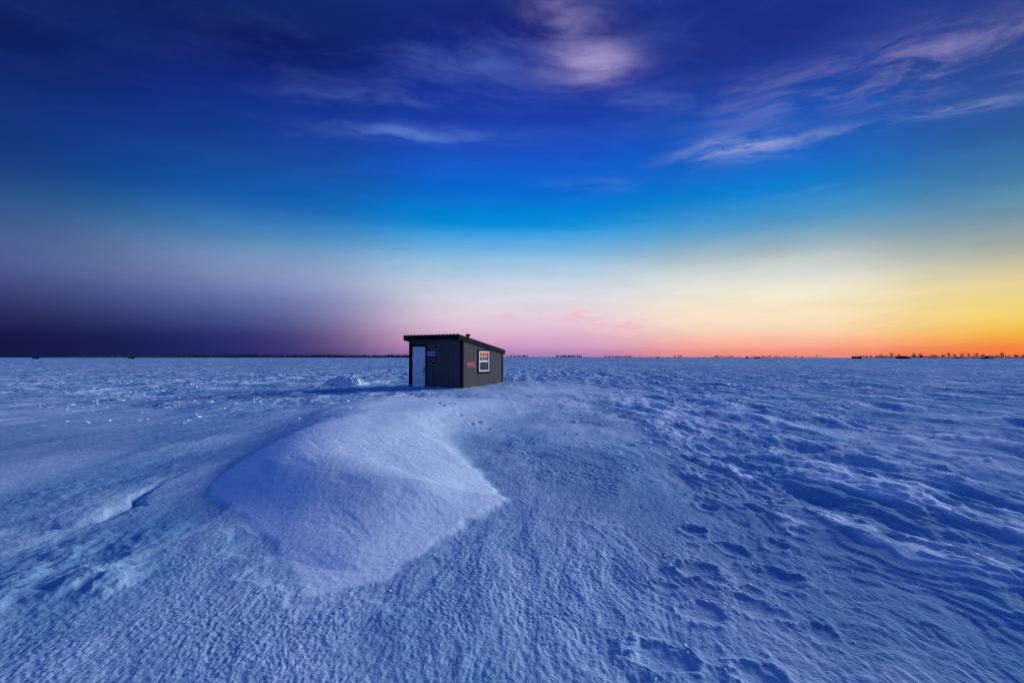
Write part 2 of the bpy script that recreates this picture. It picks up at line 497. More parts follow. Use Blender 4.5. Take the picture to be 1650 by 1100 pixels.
def height(x, y, mask=None):
    x = x.astype(np.float64)
    y = y.astype(np.float64)
    r = np.hypot(x, y)
    near = r < 42
    z = (0.07 * fbm(x / 11, y / 17, 3, 11) * sst(r, 4, 14) + 0.16 * fbm(x / 60, y / 60, 2, 5) * sst(r, 40, 120)).astype(np.float32)

    # wind-cut ridges, drawn out along the wind (away from the camera)
    wx = x + 0.45 * gnoise(x / 2.2, y / 3.4, 31) + 0.09 * gnoise(x / 0.5, y / 0.7, 33) + 0.06 * y * np.clip(x / 8, -0.6, 1)
    wy = y + 0.5 * gnoise(x / 3.1, y / 5.0, 32)
    s1 = ridged(wx / 0.85, wy / 2.3, 4, 41, 0.55)
    s2 = ridged(wx / 0.28, wy / 0.75, 3, 51, 0.55)
    s3 = fbm(wx / 2.2, wy / 7.0, 3, 61)
    pad = sst(fbm(x / 2.6, y / 4.5, 3, 71), -0.55, 0.35)
    m = np.where(x > 0, sst(x - 0.10 * y, 0.6, 2.6), 0) + np.where(x <= 0, 0, 0)
    m = np.maximum(m, sst(r, 11, 20) * 0.85)
    m = np.maximum(m, 0.30 * sst(-x, 2.0, 3.6) * sst(5.2 - y, 0, 1.2))
    m = np.maximum(m, 0.18)
    farm = 1 + 0.35 * sst(r, 15, 60)
    z = z + (m * farm * (0.014 * s1 * (0.3 + 0.7 * pad) + 0.013 * s2 * pad + 0.030 * s3)).astype(np.float32)

    # wind-eroded layers: little scarps a couple of centimetres high
    tn = fbm(wx / 0.95, wy / 2.4, 4, 181, 0.55) * 4.2 + 0.3 * gnoise(wx / 0.12, wy / 0.3, 186)
    fr = tn - np.floor(tn)
    tn = np.floor(tn) + np.clip((fr - 0.70) / 0.30, 0, 1) ** 1.5
    tq = fbm(wx / 0.36, wy / 0.85, 3, 231, 0.55) * 2.6
    fq = tq - np.floor(tq)
    tq = np.floor(tq) + np.clip((fq - 0.75) / 0.25, 0, 1)
    brk = sst(fbm(x / 1.1, y / 1.7, 3, 235), -0.45, 0.35)
    z = z + (m * brk * 0.011 * tq * sst(28 - r, 0, 12)).astype(np.float32)
    z = z + (m * (0.45 + 0.55 * pad) * (1 + 0.25 * sst(r, 10, 30)) * 0.024 * tn * sst(90 - r, 0, 40)).astype(np.float32)
    s4 = fbm(wx / 0.62, wy / 1.5, 3, 161, 0.6)
    z = z + (m * sst(20 - r, 0, 8) * 0.013 * np.where(s4 > 0, s4 * 0.6, s4 * 1.2)).astype(np.float32)
    spn = fbm(wx / 0.26, wy / 0.50, 2, 171) * 0.8 + 0.35 * gnoise(wx / 1.5, wy / 3, 173)
    where = sst(r, 6.5, 10) * np.where(x > 0, sst(x - 0.02 * y, 0.3, 1.5), sst(-x - 0.30 * y, 0, 2.0) * 0.75) * sst(70 - r, 0, 35)
    where = where * (0.15 + 0.85 * sst(gnoise(x / 3.2, y / 6.0, 175), -0.25, 0.35))
    spk = (where * np.clip((spn - 0.48) / 0.45, 0, 1.0) ** 0.9).astype(np.float32)
    z = z + 0.055 * spk
    idx = np.nonzero(near)
    xn, yn = x[idx], y[idx]
    zn = z[idx]

    # left: broad smooth drift with a cut edge
    sd = poly_sdf(xn, yn, LEFT_POLY) + 0.10 * fbm(xn / 0.5, yn / 0.5, 3, 81)
    back = sst(14 - yn, 0, 6)
    front = sst(yn, 2.6, 4.6)
    bsm = sst(sd, 0.1, 1.6) * sst(26 - yn, 0, 12) * 0.8
    zn = zn * (1 - bsm)
    edge = 0.02 * sst(sd, -0.6, 1.0) * np.exp(-np.clip(sd, 0, 99) / 4.5) * back * (0.25 + 0.75 * front)
    trench = -0.12 * np.exp(-((sd + 0.02) / 0.042) ** 2) * sst(6.6 - yn, 0, 1.4) * sst(yn, 3.9, 4.6) * sst(gnoise(xn / 0.8, yn / 0.8, 88), -0.5, 0.1)
    zn = zn + edge + trench
    zn = zn + bsm * (0.012 * fbm(xn / 1.4, yn / 3.0, 3, 85) + 0.004 * fbm(xn / 0.12, yn / 0.3, 3, 86))

    # the big smooth drift in front of the hut
    sp = poly_sdf(xn, yn, DR_POLY)
    inside = sst(sp + 0.05 * fbm(xn / 0.3, yn / 0.3, 3, 91), -0.05, 0.08 + 2.2 * sst(yn, 5.8, 11.0))
    dl = np.clip(line_dist(xn, yn, DR_L), 0, 9)
    dr = np.clip(line_dist(xn, yn, DR_R), 0, 9)
    h = smin((0.15 + 0.25 * sst(yn, 4.3, 6.2)) * dl ** 0.95, 0.018 + 0.20 * dr, 0.26)
    h = smin(h, 0.40 - 0.28 * sst(yn, 7.5, 18.0), 0.26)
    lip = 0.010 * np.exp(-dr / 0.10) * sst(yn, 3.2, 4.5) * sst(6.0 - yn, 0, 1.2)
    h = np.maximum(h + lip, 0) * sst(21.5 - yn, 0, 5)
    h = h + 0.010 * fbm(xn / 1.1, yn / 2.2, 3, 95) * sst(sp, 0.1, 0.5)
    gro = ridged((xn * 0.8 + 0.6 * yn) / 0.7 + 0.12 * gnoise(xn * 2, yn * 2, 98), (yn * 0.8 - 0.6 * xn) / 2.6, 4, 97, 0.6)
    h = h + 0.007 * np.minimum(gro - 0.4, 0.6) * sst(sp, 0.15, 0.6)
    keep = 1 - 0.92 * inside * sst(21.5 - yn, 0, 4)
    zn = zn * keep + inside * h

    # granular crust, a couple of centimetres thick with a ragged rim
    for k, (pts, amp, th) in enumerate(((CRUST_A, 0.0030, 0.012), (CRUST_B, 0.0070, 0.008))):
        s = poly_sdf(xn, yn, pts)
        s = s + 0.22 * fbm(xn / 0.45, yn / 0.6, 4, 100 + k)
        mk = sst(s, -0.04, 0.10 + 0.5 * k) * (1 - inside)
        gx = xn * 0.93 + yn * 0.36
        gy = yn * 0.93 - xn * 0.36
        tex = fbm(gx / (0.018 + 0.022 * k), gy / (0.032 + 0.05 * k), 2, 110 + k, 0.6) + (0.25 + 0.5 * k) * ridged(gx / (0.09 + 0.08 * k), gy / (0.2 + 0.15 * k), 2, 120 + k)
        mk2 = 0.35 + 0.9 * sst(fbm(gx / 0.55, gy / 0.9, 3, 125 + k), -0.6, 0.6)
        zn = zn + mk * (th + amp * tex * mk2 + 0.006 * fbm(gx / 0.35, gy / 0.7, 2, 127 + k))
    rough = (1 - inside) * (1 - 0.7 * bsm)
    zn = zn + rough * 0.0028 * fbm(xn / 0.035, yn / 0.07, 2, 131, 0.6)
    zn = zn + inside * 0.0016 * fbm(xn / 0.06, yn / 0.06, 3, 132, 0.6)

    # lumps lower left
    for (hx, hy, hr, hh) in ((-2.86, 3.36, 0.16, 0.07), (-2.62, 3.30, 0.10, 0.05), (-3.3, 3.3, 0.2, 0.04), (-3.1, 3.0, 0.12, 0.05),
                             (-3.45, 4.0, 0.18, 0.05), (-3.0, 4.2, 0.2, 0.035), (-4.2, 5.0, 0.25, 0.03), (-4.9, 5.4, 0.3, 0.04)):
        d = np.hypot((xn - hx), (yn - hy) * 0.6) + 0.35 * hr * fbm(xn / 0.12, yn / 0.15, 2, 140)
        zn = zn + hh * np.exp(-(d / hr) ** 2)

    # footprints: a pressed hollow with a crumbled rim
    def press(zn, px, py, la, wa, dep, rot, seed):
        c, s = math.cos(R(rot)), math.sin(R(rot))
        a = (xn - px) * c + (yn - py) * s
        b = -(xn - px) * s + (yn - py) * c
        q = np.hypot(a / wa, b / la)
        sel = q < 2.6
        if not sel.any():
            return zn
        qq = q[sel] + 0.30 * fbm(xn[sel] / 0.13, yn[sel] / 0.13, 3, seed, 0.6)
        hole = -dep * np.clip(1 - np.clip(qq, 0, 2) ** 2.2, 0, 1)
        rim = 0.38 * dep * np.exp(-((qq - 1.12) / 0.25) ** 2) * (1 + 0.9 * fbm(xn[sel] / 0.10, yn[sel] / 0.10, 3, seed + 3))
        flat = 1 - 0.8 * (1 - sst(qq, 0.6, 1.1))
        base = zn[sel]
        mean = float(np.mean(base[qq < 0.8])) if (qq < 0.8).any() else 0.0
        zn[sel] = mean + (base - mean) * flat + hole + rim
        return zn
    for k, (px, py, la, wa, dep, rot) in enumerate(STEPS):
        zn = press(zn, px, py, la * 0.85, wa * 0.85, dep * (0.31 if k < 17 else 0.17), rot, 200 + k)
    rg = random.Random(5)
    for (ax, ay), (bx, by) in zip(TRAIL[:-1], TRAIL[1:]):
        n = max(2, int(math.hypot(bx - ax, by - ay) / 0.42))
        for i in range(n):
            t = (i + 0.5) / n
            side = 0.13 if i % 2 else -0.13
            zn = press(zn, ax + (bx - ax) * t + side + rg.uniform(-.08, .08), ay + (by - ay) * t + rg.uniform(-.1, .1),
                       0.12, 0.09, rg.uniform(0.02, 0.04), rg.uniform(0, 40), 300 + i)

    # round the hut: settled apron, drift tail to its right
    dh = np.maximum(np.abs((xn + 2.8) * 0.888 - (yn - 25.6) * 0.46) - 1.55, np.abs((xn + 2.8) * 0.46 + (yn - 25.6) * 0.888) - 1.97)
    ap = np.exp(-np.clip(dh, 0, 99) / 1.2)
    ap = np.maximum(ap, 0.9 * np.exp(-np.clip(dh, 0, 99) ** 2 / 16.0) * sst(24.5 - yn, 0, 1.5))
    zn = zn * (1 - 0.85 * ap) + ap * 0.035
    zn = zn + 0.05 * np.exp(-np.clip(dh, 0, 99) / 0.3) * (0.7 + 0.8 * fbm(xn / 0.5, yn / 0.5, 3, 221)) * (dh > -0.4)
    lee = 0.9 * np.exp(-((xn - 1.6) / 3.4) ** 2 - ((yn - 22.0) / 5.0) ** 2)
    zn = zn * (1 - lee) + lee * 0.03
    zn = zn + 0.10 * np.exp(-((xn - 0.6) / 1.6) ** 2 - ((yn - 25.2) / 2.2) ** 2)
    zn = zn + 0.16 * np.exp(-((xn - 1.8) / 2.6) ** 2 - ((yn - 26.6) / 1.6) ** 2)
    z[idx] = zn
    if mask is not None:
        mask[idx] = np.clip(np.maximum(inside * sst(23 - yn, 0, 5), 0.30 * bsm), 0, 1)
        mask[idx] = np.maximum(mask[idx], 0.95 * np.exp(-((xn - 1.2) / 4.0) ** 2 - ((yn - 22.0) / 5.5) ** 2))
        mask[:] = np.maximum(mask, np.clip(0.9 * spk, 0, 1))  # lit flecks painted pale on the small spikes
        mid = 0.95 * np.exp(-((x - 3.5) / 6.0) ** 2 - ((y - 15.0) / 8.0) ** 2) * sst(fbm(x / 1.2, y / 3.0, 4, 191), -0.6, 0.45)  # brightness painted over the middle distance
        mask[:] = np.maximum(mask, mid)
        mask[:] = np.maximum(mask, 0.75 * sst(tn, 0.3, 2.2) * m * sst(fbm(x / 0.5, y / 1.5, 3, 195), -0.8, 0.5))  # layer tops paled, their highlights put into the colour
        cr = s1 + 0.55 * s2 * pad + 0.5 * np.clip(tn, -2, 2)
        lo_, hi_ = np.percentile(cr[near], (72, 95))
        mask[:] = np.maximum(mask, 0.95 * sst(cr, lo_, hi_) * np.clip(m * 1.3, 0, 1))  # crest highlights painted as paler snow
        mask[:] = np.maximum(mask, 0.30 * np.exp(-((x - 0.2) / 2.4) ** 2 - ((y - 4.5) / 4.0) ** 2))  # near middle painted brighter than the darkened outer crust
    return z


def mesh_obj(name, verts, faces, m, parent=None, smooth=False):
    me = bpy.data.meshes.new(name)
    me.from_pydata(verts, [], faces)
    me.update()
    if m:
        me.materials.append(m)
    if smooth:
        me.shade_smooth()
    o = bpy.data.objects.new(name, me)
    COL.objects.link(o)
    if parent:
        o.parent = parent
    return o


def tag(o, label=None, cat=None, group=None, kind=None):
    for k, v in (('label', label), ('category', cat), ('group', group), ('kind', kind)):
        if v:
            o[k] = v
    return o


def build_snow():
    fine = np.radians(np.linspace(-57, 57, 1001))
    coarse = np.radians(np.linspace(57, 303, 84)[1:-1])
    az = np.concatenate([fine, coarse])
    # rings: close together near by, opening out with distance
    rr = [0.45]
    while rr[-1] < 3600:
        r = rr[-1]
        step = min(0.0105 * r + 0.004, max(0.0085, r * r / (496 * 1.5) * 0.62))
        if r > 60:
            step = 0.013 * r
        if r > 200:
            step = 0.05 * r
        rr.append(r + step)
    rr = np.array(rr)
    nr, na = len(rr), len(az)
    A, RR = np.meshgrid(az, rr)
    X = (RR * np.sin(A)).ravel()
    Y = (RR * np.cos(A)).ravel()
    fresh_and_lit = np.zeros(X.shape, np.float32)
    Z = height(X, Y, fresh_and_lit)
    Z[RR.ravel() > 900] *= 0.3
    co = np.empty((nr * na + 1, 3), np.float32)
    co[:-1, 0], co[:-1, 1], co[:-1, 2] = X, Y, Z
    co[-1] = (0, 0, float(Z[:na].mean()))
    i = np.arange(nr - 1)[:, None] * na
    j = np.arange(na)[None, :]
    j2 = (j + 1) % na
    quads = np.stack([i + j, i + na + j, i + na + j2, i + j2], -1).reshape(-1, 4)[:, ::-1]
    tris = np.stack([np.full(na, nr * na), np.arange(na), (np.arange(na) + 1) % na], -1)[:, ::-1]
    loops = np.concatenate([quads.ravel(), tris.ravel()]).astype(np.int32)
    nq, ntt = len(quads), len(tris)
    starts = np.concatenate([np.arange(nq) * 4, nq * 4 + np.arange(ntt) * 3]).astype(np.int32)
    me = bpy.data.meshes.new('snow_field')
    me.vertices.add(len(co))
    me.vertices.foreach_set('co', co.ravel())
    me.loops.add(len(loops))
    me.loops.foreach_set('vertex_index', loops)
    me.polygons.add(nq + ntt)
    me.polygons.foreach_set('loop_start', starts)
    me.update(calc_edges=True)
    me.validate()
    me.shade_smooth()
    at = me.attributes.new('fresh_and_lit', 'FLOAT', 'POINT')
    at.data.foreach_set('value', np.append(fresh_and_lit, 0).astype(np.float32))
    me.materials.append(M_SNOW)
    o = bpy.data.objects.new('snow_field', me)
    COL.objects.link(o)
    print('snow', nr, na, 'tris', nq * 2 + ntt)
    return tag(o, 'wind-packed snow over the frozen lake', kind='structure')


build_snow()


def zat(x, y):
    return float(height(np.array([x, x + 40.0]), np.array([y, y]))[0])


# ------------------------------------------------------------------ the hut
TH = 27.4
HUT = bpy.data.objects.new('ice_fishing_hut', None)
COL.objects.link(HUT)
HUT.location = (-2.32 - 3.11 * math.cos(R(TH)), 23.2 + 3.11 * math.sin(R(TH)), 0)
HUT.rotation_euler = (0, 0, R(-TH))
tag(HUT, 'dark grey ice-fishing hut with sloping metal roof standing in the snow', 'hut')
HW, HD = 3.11, 3.95
SL = 0.148          # roof fall per metre
ZT = 2.31           # wall top at the front


def ztop(y):
    return ZT - SL * y


M_SIDE = mat('grey_siding_paint', (0.096, 0.090, 0.097), 0.8, 0.26, 5.0, 0.004, 40, stretch=(4, 4, 0.6), spec=0.08)
M_TRIM = mat('black_trim_paint', (0.010, 0.010, 0.016), 0.85, 0.2, 8.0, spec=0.06)
M_ROOF = mat('black_roof_steel', (0.016, 0.015, 0.02), 0.7, 0.2, 5.0, spec=0.12)
M_DOOR = mat('white_door_paint', (0.83, 0.85, 0.89), 0.5, 0.06, 4.0)
M_VINYL = mat('white_vinyl', (0.84, 0.83, 0.84), 0.45, 0.04, 8.0)
M_PLY = mat('bare_plywood', (0.16, 0.12, 0.085), 0.8, 0.25, 3.0, stretch=(1, 1, 6))
M_STEEL = mat('dark_steel', (0.04, 0.04, 0.045), 0.4, 0.2, 10, metallic=0.7)
M_PLATE = mat('plate_white', (0.40, 0.42, 0.50), 0.5, 0.08, 10)
M_INK = mat('plate_ink', (0.06, 0.075, 0.16), 0.6, 0.1, 10)
M_BLACK = mat('sign_black', (0.02, 0.012, 0.018), 0.85, 0.1, 10)
M_RED = mat('sign_red', (0.55, 0.035, 0.05), 0.85, 0.1, 10)
M_PALE = mat('sign_pale', (0.62, 0.42, 0.42), 0.85, 0.1, 10)


def glass_material():
    mt = bpy.data.materials.new('window_glass')
    mt.use_nodes = True
    t = mt.node_tree
    t.nodes.clear()
    T = NT(t)
    out = T.n('ShaderNodeOutputMaterial')
    tr = T.n('ShaderNodeBsdfTransparent')
    tr.inputs[0].default_value = (0.55, 0.6, 0.62, 1)
    gl = T.n('ShaderNodeBsdfGlossy')
    gl.inputs['Roughness'].default_value = 0.02
    gl.inputs[0].default_value = (1, 1, 1, 1)
    co = T.n('ShaderNodeTexCoord')
    bp = T.n('ShaderNodeBump')
    bp.inputs['Strength'].default_value = 0.05
    bp.inputs['Distance'].default_value = 0.008
    T.put(bp.inputs['Height'], T.noise(co.outputs['Object'], 7.0, 2, 0.5))
    t.links.new(bp.outputs[0], gl.inputs['Normal'])
    fr = T.n('ShaderNodeFresnel')
    fr.inputs[0].default_value = 1.5
    mx = T.n('ShaderNodeMixShader')
    T.put(mx.inputs[0], T.m('ADD', T.m('MULTIPLY', fr.outputs[0], 2.0), 0.32, clamp=True))
    t.links.new(tr.outputs[0], mx.inputs[1])
    t.links.new(gl.outputs[0], mx.inputs[2])
    t.links.new(mx.outputs[0], out.inputs[0])
    return mt


M_GLASS = glass_material()


def screen_material():
    mt = bpy.data.materials.new('insect_screen')
    mt.use_nodes = True
    t = mt.node_tree
    T = NT(t)
    b = t.nodes['Principled BSDF']
    b.inputs['Base Color'].default_value = (0.02, 0.02, 0.022, 1)
    b.inputs['Roughness'].default_value = 0.8
    co = T.n('ShaderNodeTexCoord')
    T.put(b.inputs['Alpha'], T.rng(T.noise(co.outputs['Object'], 300.0, 1), 0.3, 0.7, 0.5, 0.8))
    return mt


M_SCREEN = screen_material()

BOXF = [(0, 3, 2, 1), (4, 5, 6, 7), (0, 1, 5, 4), (1, 2, 6, 5), (2, 3, 7, 6), (3, 0, 4, 7)]


def box(name, x0, x1, y0, y1, z0, z1, m, parent, top=None, bot=None, bevel=0.0):
    """box; top / bot may be functions of y giving sloping ends"""
    tz = top or (lambda y: z1)
    bz = bot or (lambda y: z0)
    v = [(x0, y0, bz(y0)), (x1, y0, bz(y0)), (x1, y1, bz(y1)), (x0, y1, bz(y1)),
         (x0, y0, tz(y0)), (x1, y0, tz(y0)), (x1, y1, tz(y1)), (x0, y1, tz(y1))]
    o = mesh_obj(name, v, BOXF, m, parent)
    if bevel:
        bm = bmesh.new()
        bm.from_mesh(o.data)
        bmesh.ops.bevel(bm, geom=bm.edges[:], offset=bevel, segments=1, affect='EDGES')
        bm.to_mesh(o.data)
        bm.free()
    return o


def boxes(name, lst, m, parent):
    v, f = [], []
    for (x0, x1, y0, y1, z0, z1) in lst:
        b = len(v)
        v += [(x0, y0, z0), (x1, y0, z0), (x1, y1, z0), (x0, y1, z0), (x0, y0, z1), (x1, y0, z1), (x1, y1, z1), (x0, y1, z1)]
        f += [tuple(b + i for i in q) for q in BOXF]
    return mesh_obj(name, v, f, m, parent)


ZB = -0.35
DX0, DX1, DZ0, DZ1 = 0.16, 0.985, 0.0, 2.035     # door opening
WY0, WY1, WZ0, WZ1 = 1.48, 2.475, 0.797, 1.804   # window opening

# carcass (inner sheathing)
T1 = 0.06
box('wall', 0.03, DX0, 0.03, 0.03 + T1, ZB, 0, M_PLY, HUT, top=ztop)
box('wall', DX1, HW - 0.03, 0.03, 0.03 + T1, ZB, 0, M_PLY, HUT, top=ztop)
box('wall', DX0, DX1, 0.03, 0.03 + T1, DZ1, 0, M_PLY, HUT, top=ztop)
xa, xb = HW - 0.03 - T1, HW - 0.03
box('wall', xa, xb, 0.092, WY0, ZB, 0, M_PLY, HUT, top=ztop)
box('wall', xa, xb, WY1, HD - 0.03, ZB, 0, M_PLY, HUT, top=ztop)
box('wall', xa, xb, WY0, WY1, ZB, WZ0, M_PLY, HUT)
box('wall', xa, xb, WY0, WY1, WZ1, 0, M_PLY, HUT, top=ztop)
box('wall', 0.03, 0.03 + T1, 0.092, HD - 0.03, ZB, 0, M_PLY, HUT, top=ztop)
box('wall', 0.092, xa - 0.002, HD - 0.09, HD - 0.03, ZB, 0, M_PLY, HUT, top=ztop)
box('floor', 0.092, xa - 0.002, 0.092, HD - 0.092, -0.1, -0.05, M_PLY, HUT)

# vertical siding boards, one by one
BW, GAP = 0.152, 0.014
rs = random.Random(3)


def board_run(a0, a1):
    n = max(1, round((a1 - a0) / BW))
    w = (a1 - a0) / n
    for i in range(n):
        yield a0 + i * w + GAP / 2, a0 + (i + 1) * w - GAP / 2


for a, b in board_run(0.0, HW):
    p = 0.002 * rs.random()
    if b <= DX0 or a >= DX1:
        box('siding_board', a, b, -p, 0.029, ZB, 0, M_SIDE, HUT, top=lambda y: ZT)
    else:
        box('siding_board', a, b, -p, 0.029, DZ1, 0, M_SIDE, HUT, top=lambda y: ZT)
        for (c, d) in ((a, min(b, DX0)), (max(a, DX1), b)):
            if d - c > 0.01:
                box('siding_board', c, d, -p, 0.029, ZB, DZ1 - 0.001, M_SIDE, HUT)
for a, b in board_run(0.0, HD):
    p = 0.002 * rs.random()
    x0, x1 = HW - 0.029, HW + p
    if b <= WY0 or a >= WY1:
        box('siding_board', x0, x1, a, b, ZB, 0, M_SIDE, HUT, top=ztop)
    else:
        box('siding_board', x0, x1, a, b, ZB, WZ0, M_SIDE, HUT)
        box('siding_board', x0, x1, a, b, WZ1, 0, M_SIDE, HUT, top=ztop)
        for (c, d) in ((a, min(b, WY0)), (max(a, WY1), b)):
            if d - c > 0.01:
                box('siding_board', x0, x1, c, d, WZ0 + 0.001, WZ1 - 0.001, M_SIDE, HUT)
for a, b in board_run(0.0, HD):
    box('siding_board', 0.0, 0.029, a, b, ZB, 0, M_SIDE, HUT, top=ztop)
for a, b in board_run(0.03, HW - 0.03):
    box('siding_board', a, b, HD - 0.029, HD, ZB, 0, M_SIDE, HUT, top=ztop)

# corner trim
def corner(name_, xs, ys, sx, sy):
    v = []
    box('corner_trim', min(xs, xs + sx * 0.10), max(xs, xs + sx * 0.10), min(ys - sy * 0.022, ys - sy * 0.003),
        max(ys - sy * 0.022, ys - sy * 0.003), ZB, 0, M_TRIM, HUT, top=lambda y: ztop(max(ys, 0)) - 0.002)
    box('corner_trim', min(xs - sx * 0.022, xs - sx * 0.003), max(xs - sx * 0.022, xs - sx * 0.003),
        min(ys - sy * 0.022, ys + sy * 0.10), max(ys - sy * 0.022, ys + sy * 0.10), ZB, 0, M_TRIM, HUT,
        top=lambda y: ztop(y) - 0.004)


corner('front_left', 0.0, 0.0, 1, 1)
corner('front_right', HW, 0.0, -1, 1)
corner('back_left', 0.0, HD, 1, -1)
corner('back_right', HW, HD, -1, -1)

# roof: decking, boards round its edge, ribbed steel sheets
OF, OB, OL, OR = 0.35, 0.20, 0.10, 0.05
RX0, RX1, RY0, RY1 = -OL, HW + OR, -OF, HD + OB
box('roof_deck', RX0 + 0.03, RX1 - 0.03, RY0 + 0.03, RY1 - 0.03, 0, 0, M_PLY, HUT, top=lambda y: ztop(y) + 0.17, bot=lambda y: ztop(y) + 0.003)
box('fascia_board', RX0, RX1, RY0, RY0 + 0.028, 0, 0, M_TRIM, HUT, top=lambda y: ztop(RY0) + 0.185, bot=lambda y: ztop(RY0) - 0.035)
box('fascia_board', RX0, RX1, RY1 - 0.028, RY1, 0, 0, M_TRIM, HUT, top=lambda y: ztop(RY1) + 0.185, bot=lambda y: ztop(RY1) - 0.035)
box('rake_board', RX1 - 0.028, RX1 - 0.001, RY0 + 0.03, RY1 - 0.03, 0, 0, M_TRIM, HUT, top=lambda y: ztop(y) + 0.183, bot=lambda y: ztop(y) - 0.035)
box('rake_board', RX0 + 0.001, RX0 + 0.028, RY0 + 0.03, RY1 - 0.03, 0, 0, M_TRIM, HUT, top=lambda y: ztop(y) + 0.183, bot=lambda y: ztop(y) - 0.035)


def roof_panel(x0, x1, ribs):
    prof = [(x0, 0.0)]
    for i in range(ribs):
        c = x0 + (i + 0.5) * (x1 - x0) / ribs
        prof += [(c - 0.045, 0.0), (c - 0.022, 0.030), (c + 0.022, 0.030), (c + 0.045, 0.0)]
    prof.append((x1, 0.0))
    v, f = [], []
    for y in (RY0 - 0.03, RY1 + 0.03):
        for lo in (0, 1):
            for (x, h) in prof:
                v.append((x, y, ztop(y) + 0.196 + h - (0.006 if lo else 0)))
    n = len(prof)
    for i in range(n - 1):
        f.append((i, i + 1, 2 * n + i + 1, 2 * n + i))
        f.append((n + i, 3 * n + i, 3 * n + i + 1, n + i + 1))
        f.append((i, n + i, n + i + 1, i + 1))
        f.append((2 * n + i, 2 * n + i + 1, 3 * n + i + 1, 3 * n + i))
    f.append((0, 2 * n, 3 * n, n))
    f.append((n - 1, 2 * n - 1, 4 * n - 1, 3 * n - 1))
    return mesh_obj('roof_panel', v, f, M_ROOF, HUT)


pw = (RX1 - RX0 + 0.02) / 4
for i in range(4):
    roof_panel(RX0 - 0.01 + i * pw + 0.001, RX0 - 0.01 + (i + 1) * pw - 0.001, 4)


def lathe(name, prof, m, parent, loc=(0, 0, 0), seg=16, axis='Z'):
    v, f = [], []
    n = len(prof)
    for k in range(seg):
        a = 2 * math.pi * k / seg
        for (rad, h) in prof:
            p = (rad * math.cos(a), rad * math.sin(a), h)
            if axis == 'Y':
                p = (p[0], -p[2], p[1])
            if axis == 'X':
                p = (p[2], p[0], p[1])
            v.append((p[0] + loc[0], p[1] + loc[1], p[2] + loc[2]))
    for k in range(seg):
        for i in range(n - 1):
            f.append((k * n + i, ((k + 1) % seg) * n + i, ((k + 1) % seg) * n + i + 1, k * n + i + 1))
    return mesh_obj(name, v, f, m, parent, smooth=True)


# stove pipe with a flared cap
VX, VY = HW - 0.30, 0.95
vz = ztop(VY) + 0.18
pipe = lathe('stove_pipe', [(0.0, 0), (0.14, 0.0), (0.13, 0.03), (0.065, 0.06), (0.06, 0.17), (0.0, 0.17)], M_STEEL, HUT, (VX, VY, vz))
lathe('pipe_cap', [(0.0, 0.15), (0.07, 0.16), (0.135, 0.235), (0.14, 0.262), (0.06, 0.285), (0.0, 0.287)], M_STEEL, pipe, (VX, VY, vz))

# door with pressed panels
door = box('door', DX0 + 0.012, DX1 - 0.012, 0.004, 0.045, DZ0, DZ1 - 0.012, M_DOOR, HUT, bevel=0.003)
dw = DX1 - DX0
for (za, zb) in ((1.62, 1.86), (0.98, 1.52), (0.24, 0.84)):
    for k in (0, 1):
        xa_ = DX0 + 0.115 + k * (dw / 2 - 0.075)
        xb_ = xa_ + dw / 2 - 0.155
        boxes('panel_moulding', [(xa_, xb_, -0.006, 0.003, zb - 0.018, zb), (xa_, xb_, -0.006, 0.003, za, za + 0.018),
                                 (xa_, xa_ + 0.018, -0.006, 0.003, za + 0.019, zb - 0.019),
                                 (xb_ - 0.018, xb_, -0.006, 0.003, za + 0.019, zb - 0.019)], M_DOOR, door)
        box('door_panel', xa_ + 0.045, xb_ - 0.045, -0.005, 0.003, za + 0.045, zb - 0.045, M_DOOR, door, bevel=0.004)
for z in (0.3, 1.05, 1.72):
    box('hinge', DX0 + 0.014, DX0 + 0.04, -0.010, 0.003, z - 0.05, z + 0.05, M_STEEL, door)
lathe('door_handle', [(0.0, 0.0), (0.034, 0.0), (0.034, 0.01), (0.014, 0.015), (0.014, 0.05), (0.03, 0.055), (0.032, 0.08), (0.0, 0.09)],
      M_STEEL, door, (0.905, 0.004, 0.822), axis='Y')
box('handle_lever', 0.80, 0.905, -0.075, -0.058, 0.810, 0.836, M_STEEL, door)
lathe('deadbolt', [(0.0, 0.0), (0.034, 0.0), (0.032, 0.018), (0.0, 0.022)], M_STEEL, door, (0.905, 0.004, 0.955), axis='Y')
box('door_trim', DX0 - 0.085, DX0 + 0.010, -0.026, -0.003, ZB, DZ1 + 0.09, M_TRIM, HUT)
box('door_trim', DX1 - 0.010, DX1 + 0.085, -0.026, -0.003, ZB, DZ1 + 0.09, M_TRIM, HUT)
box('door_trim', DX0 + 0.011, DX1 - 0.011, -0.025, -0.003, DZ1 - 0.010, DZ1 + 0.09, M_TRIM, HUT)

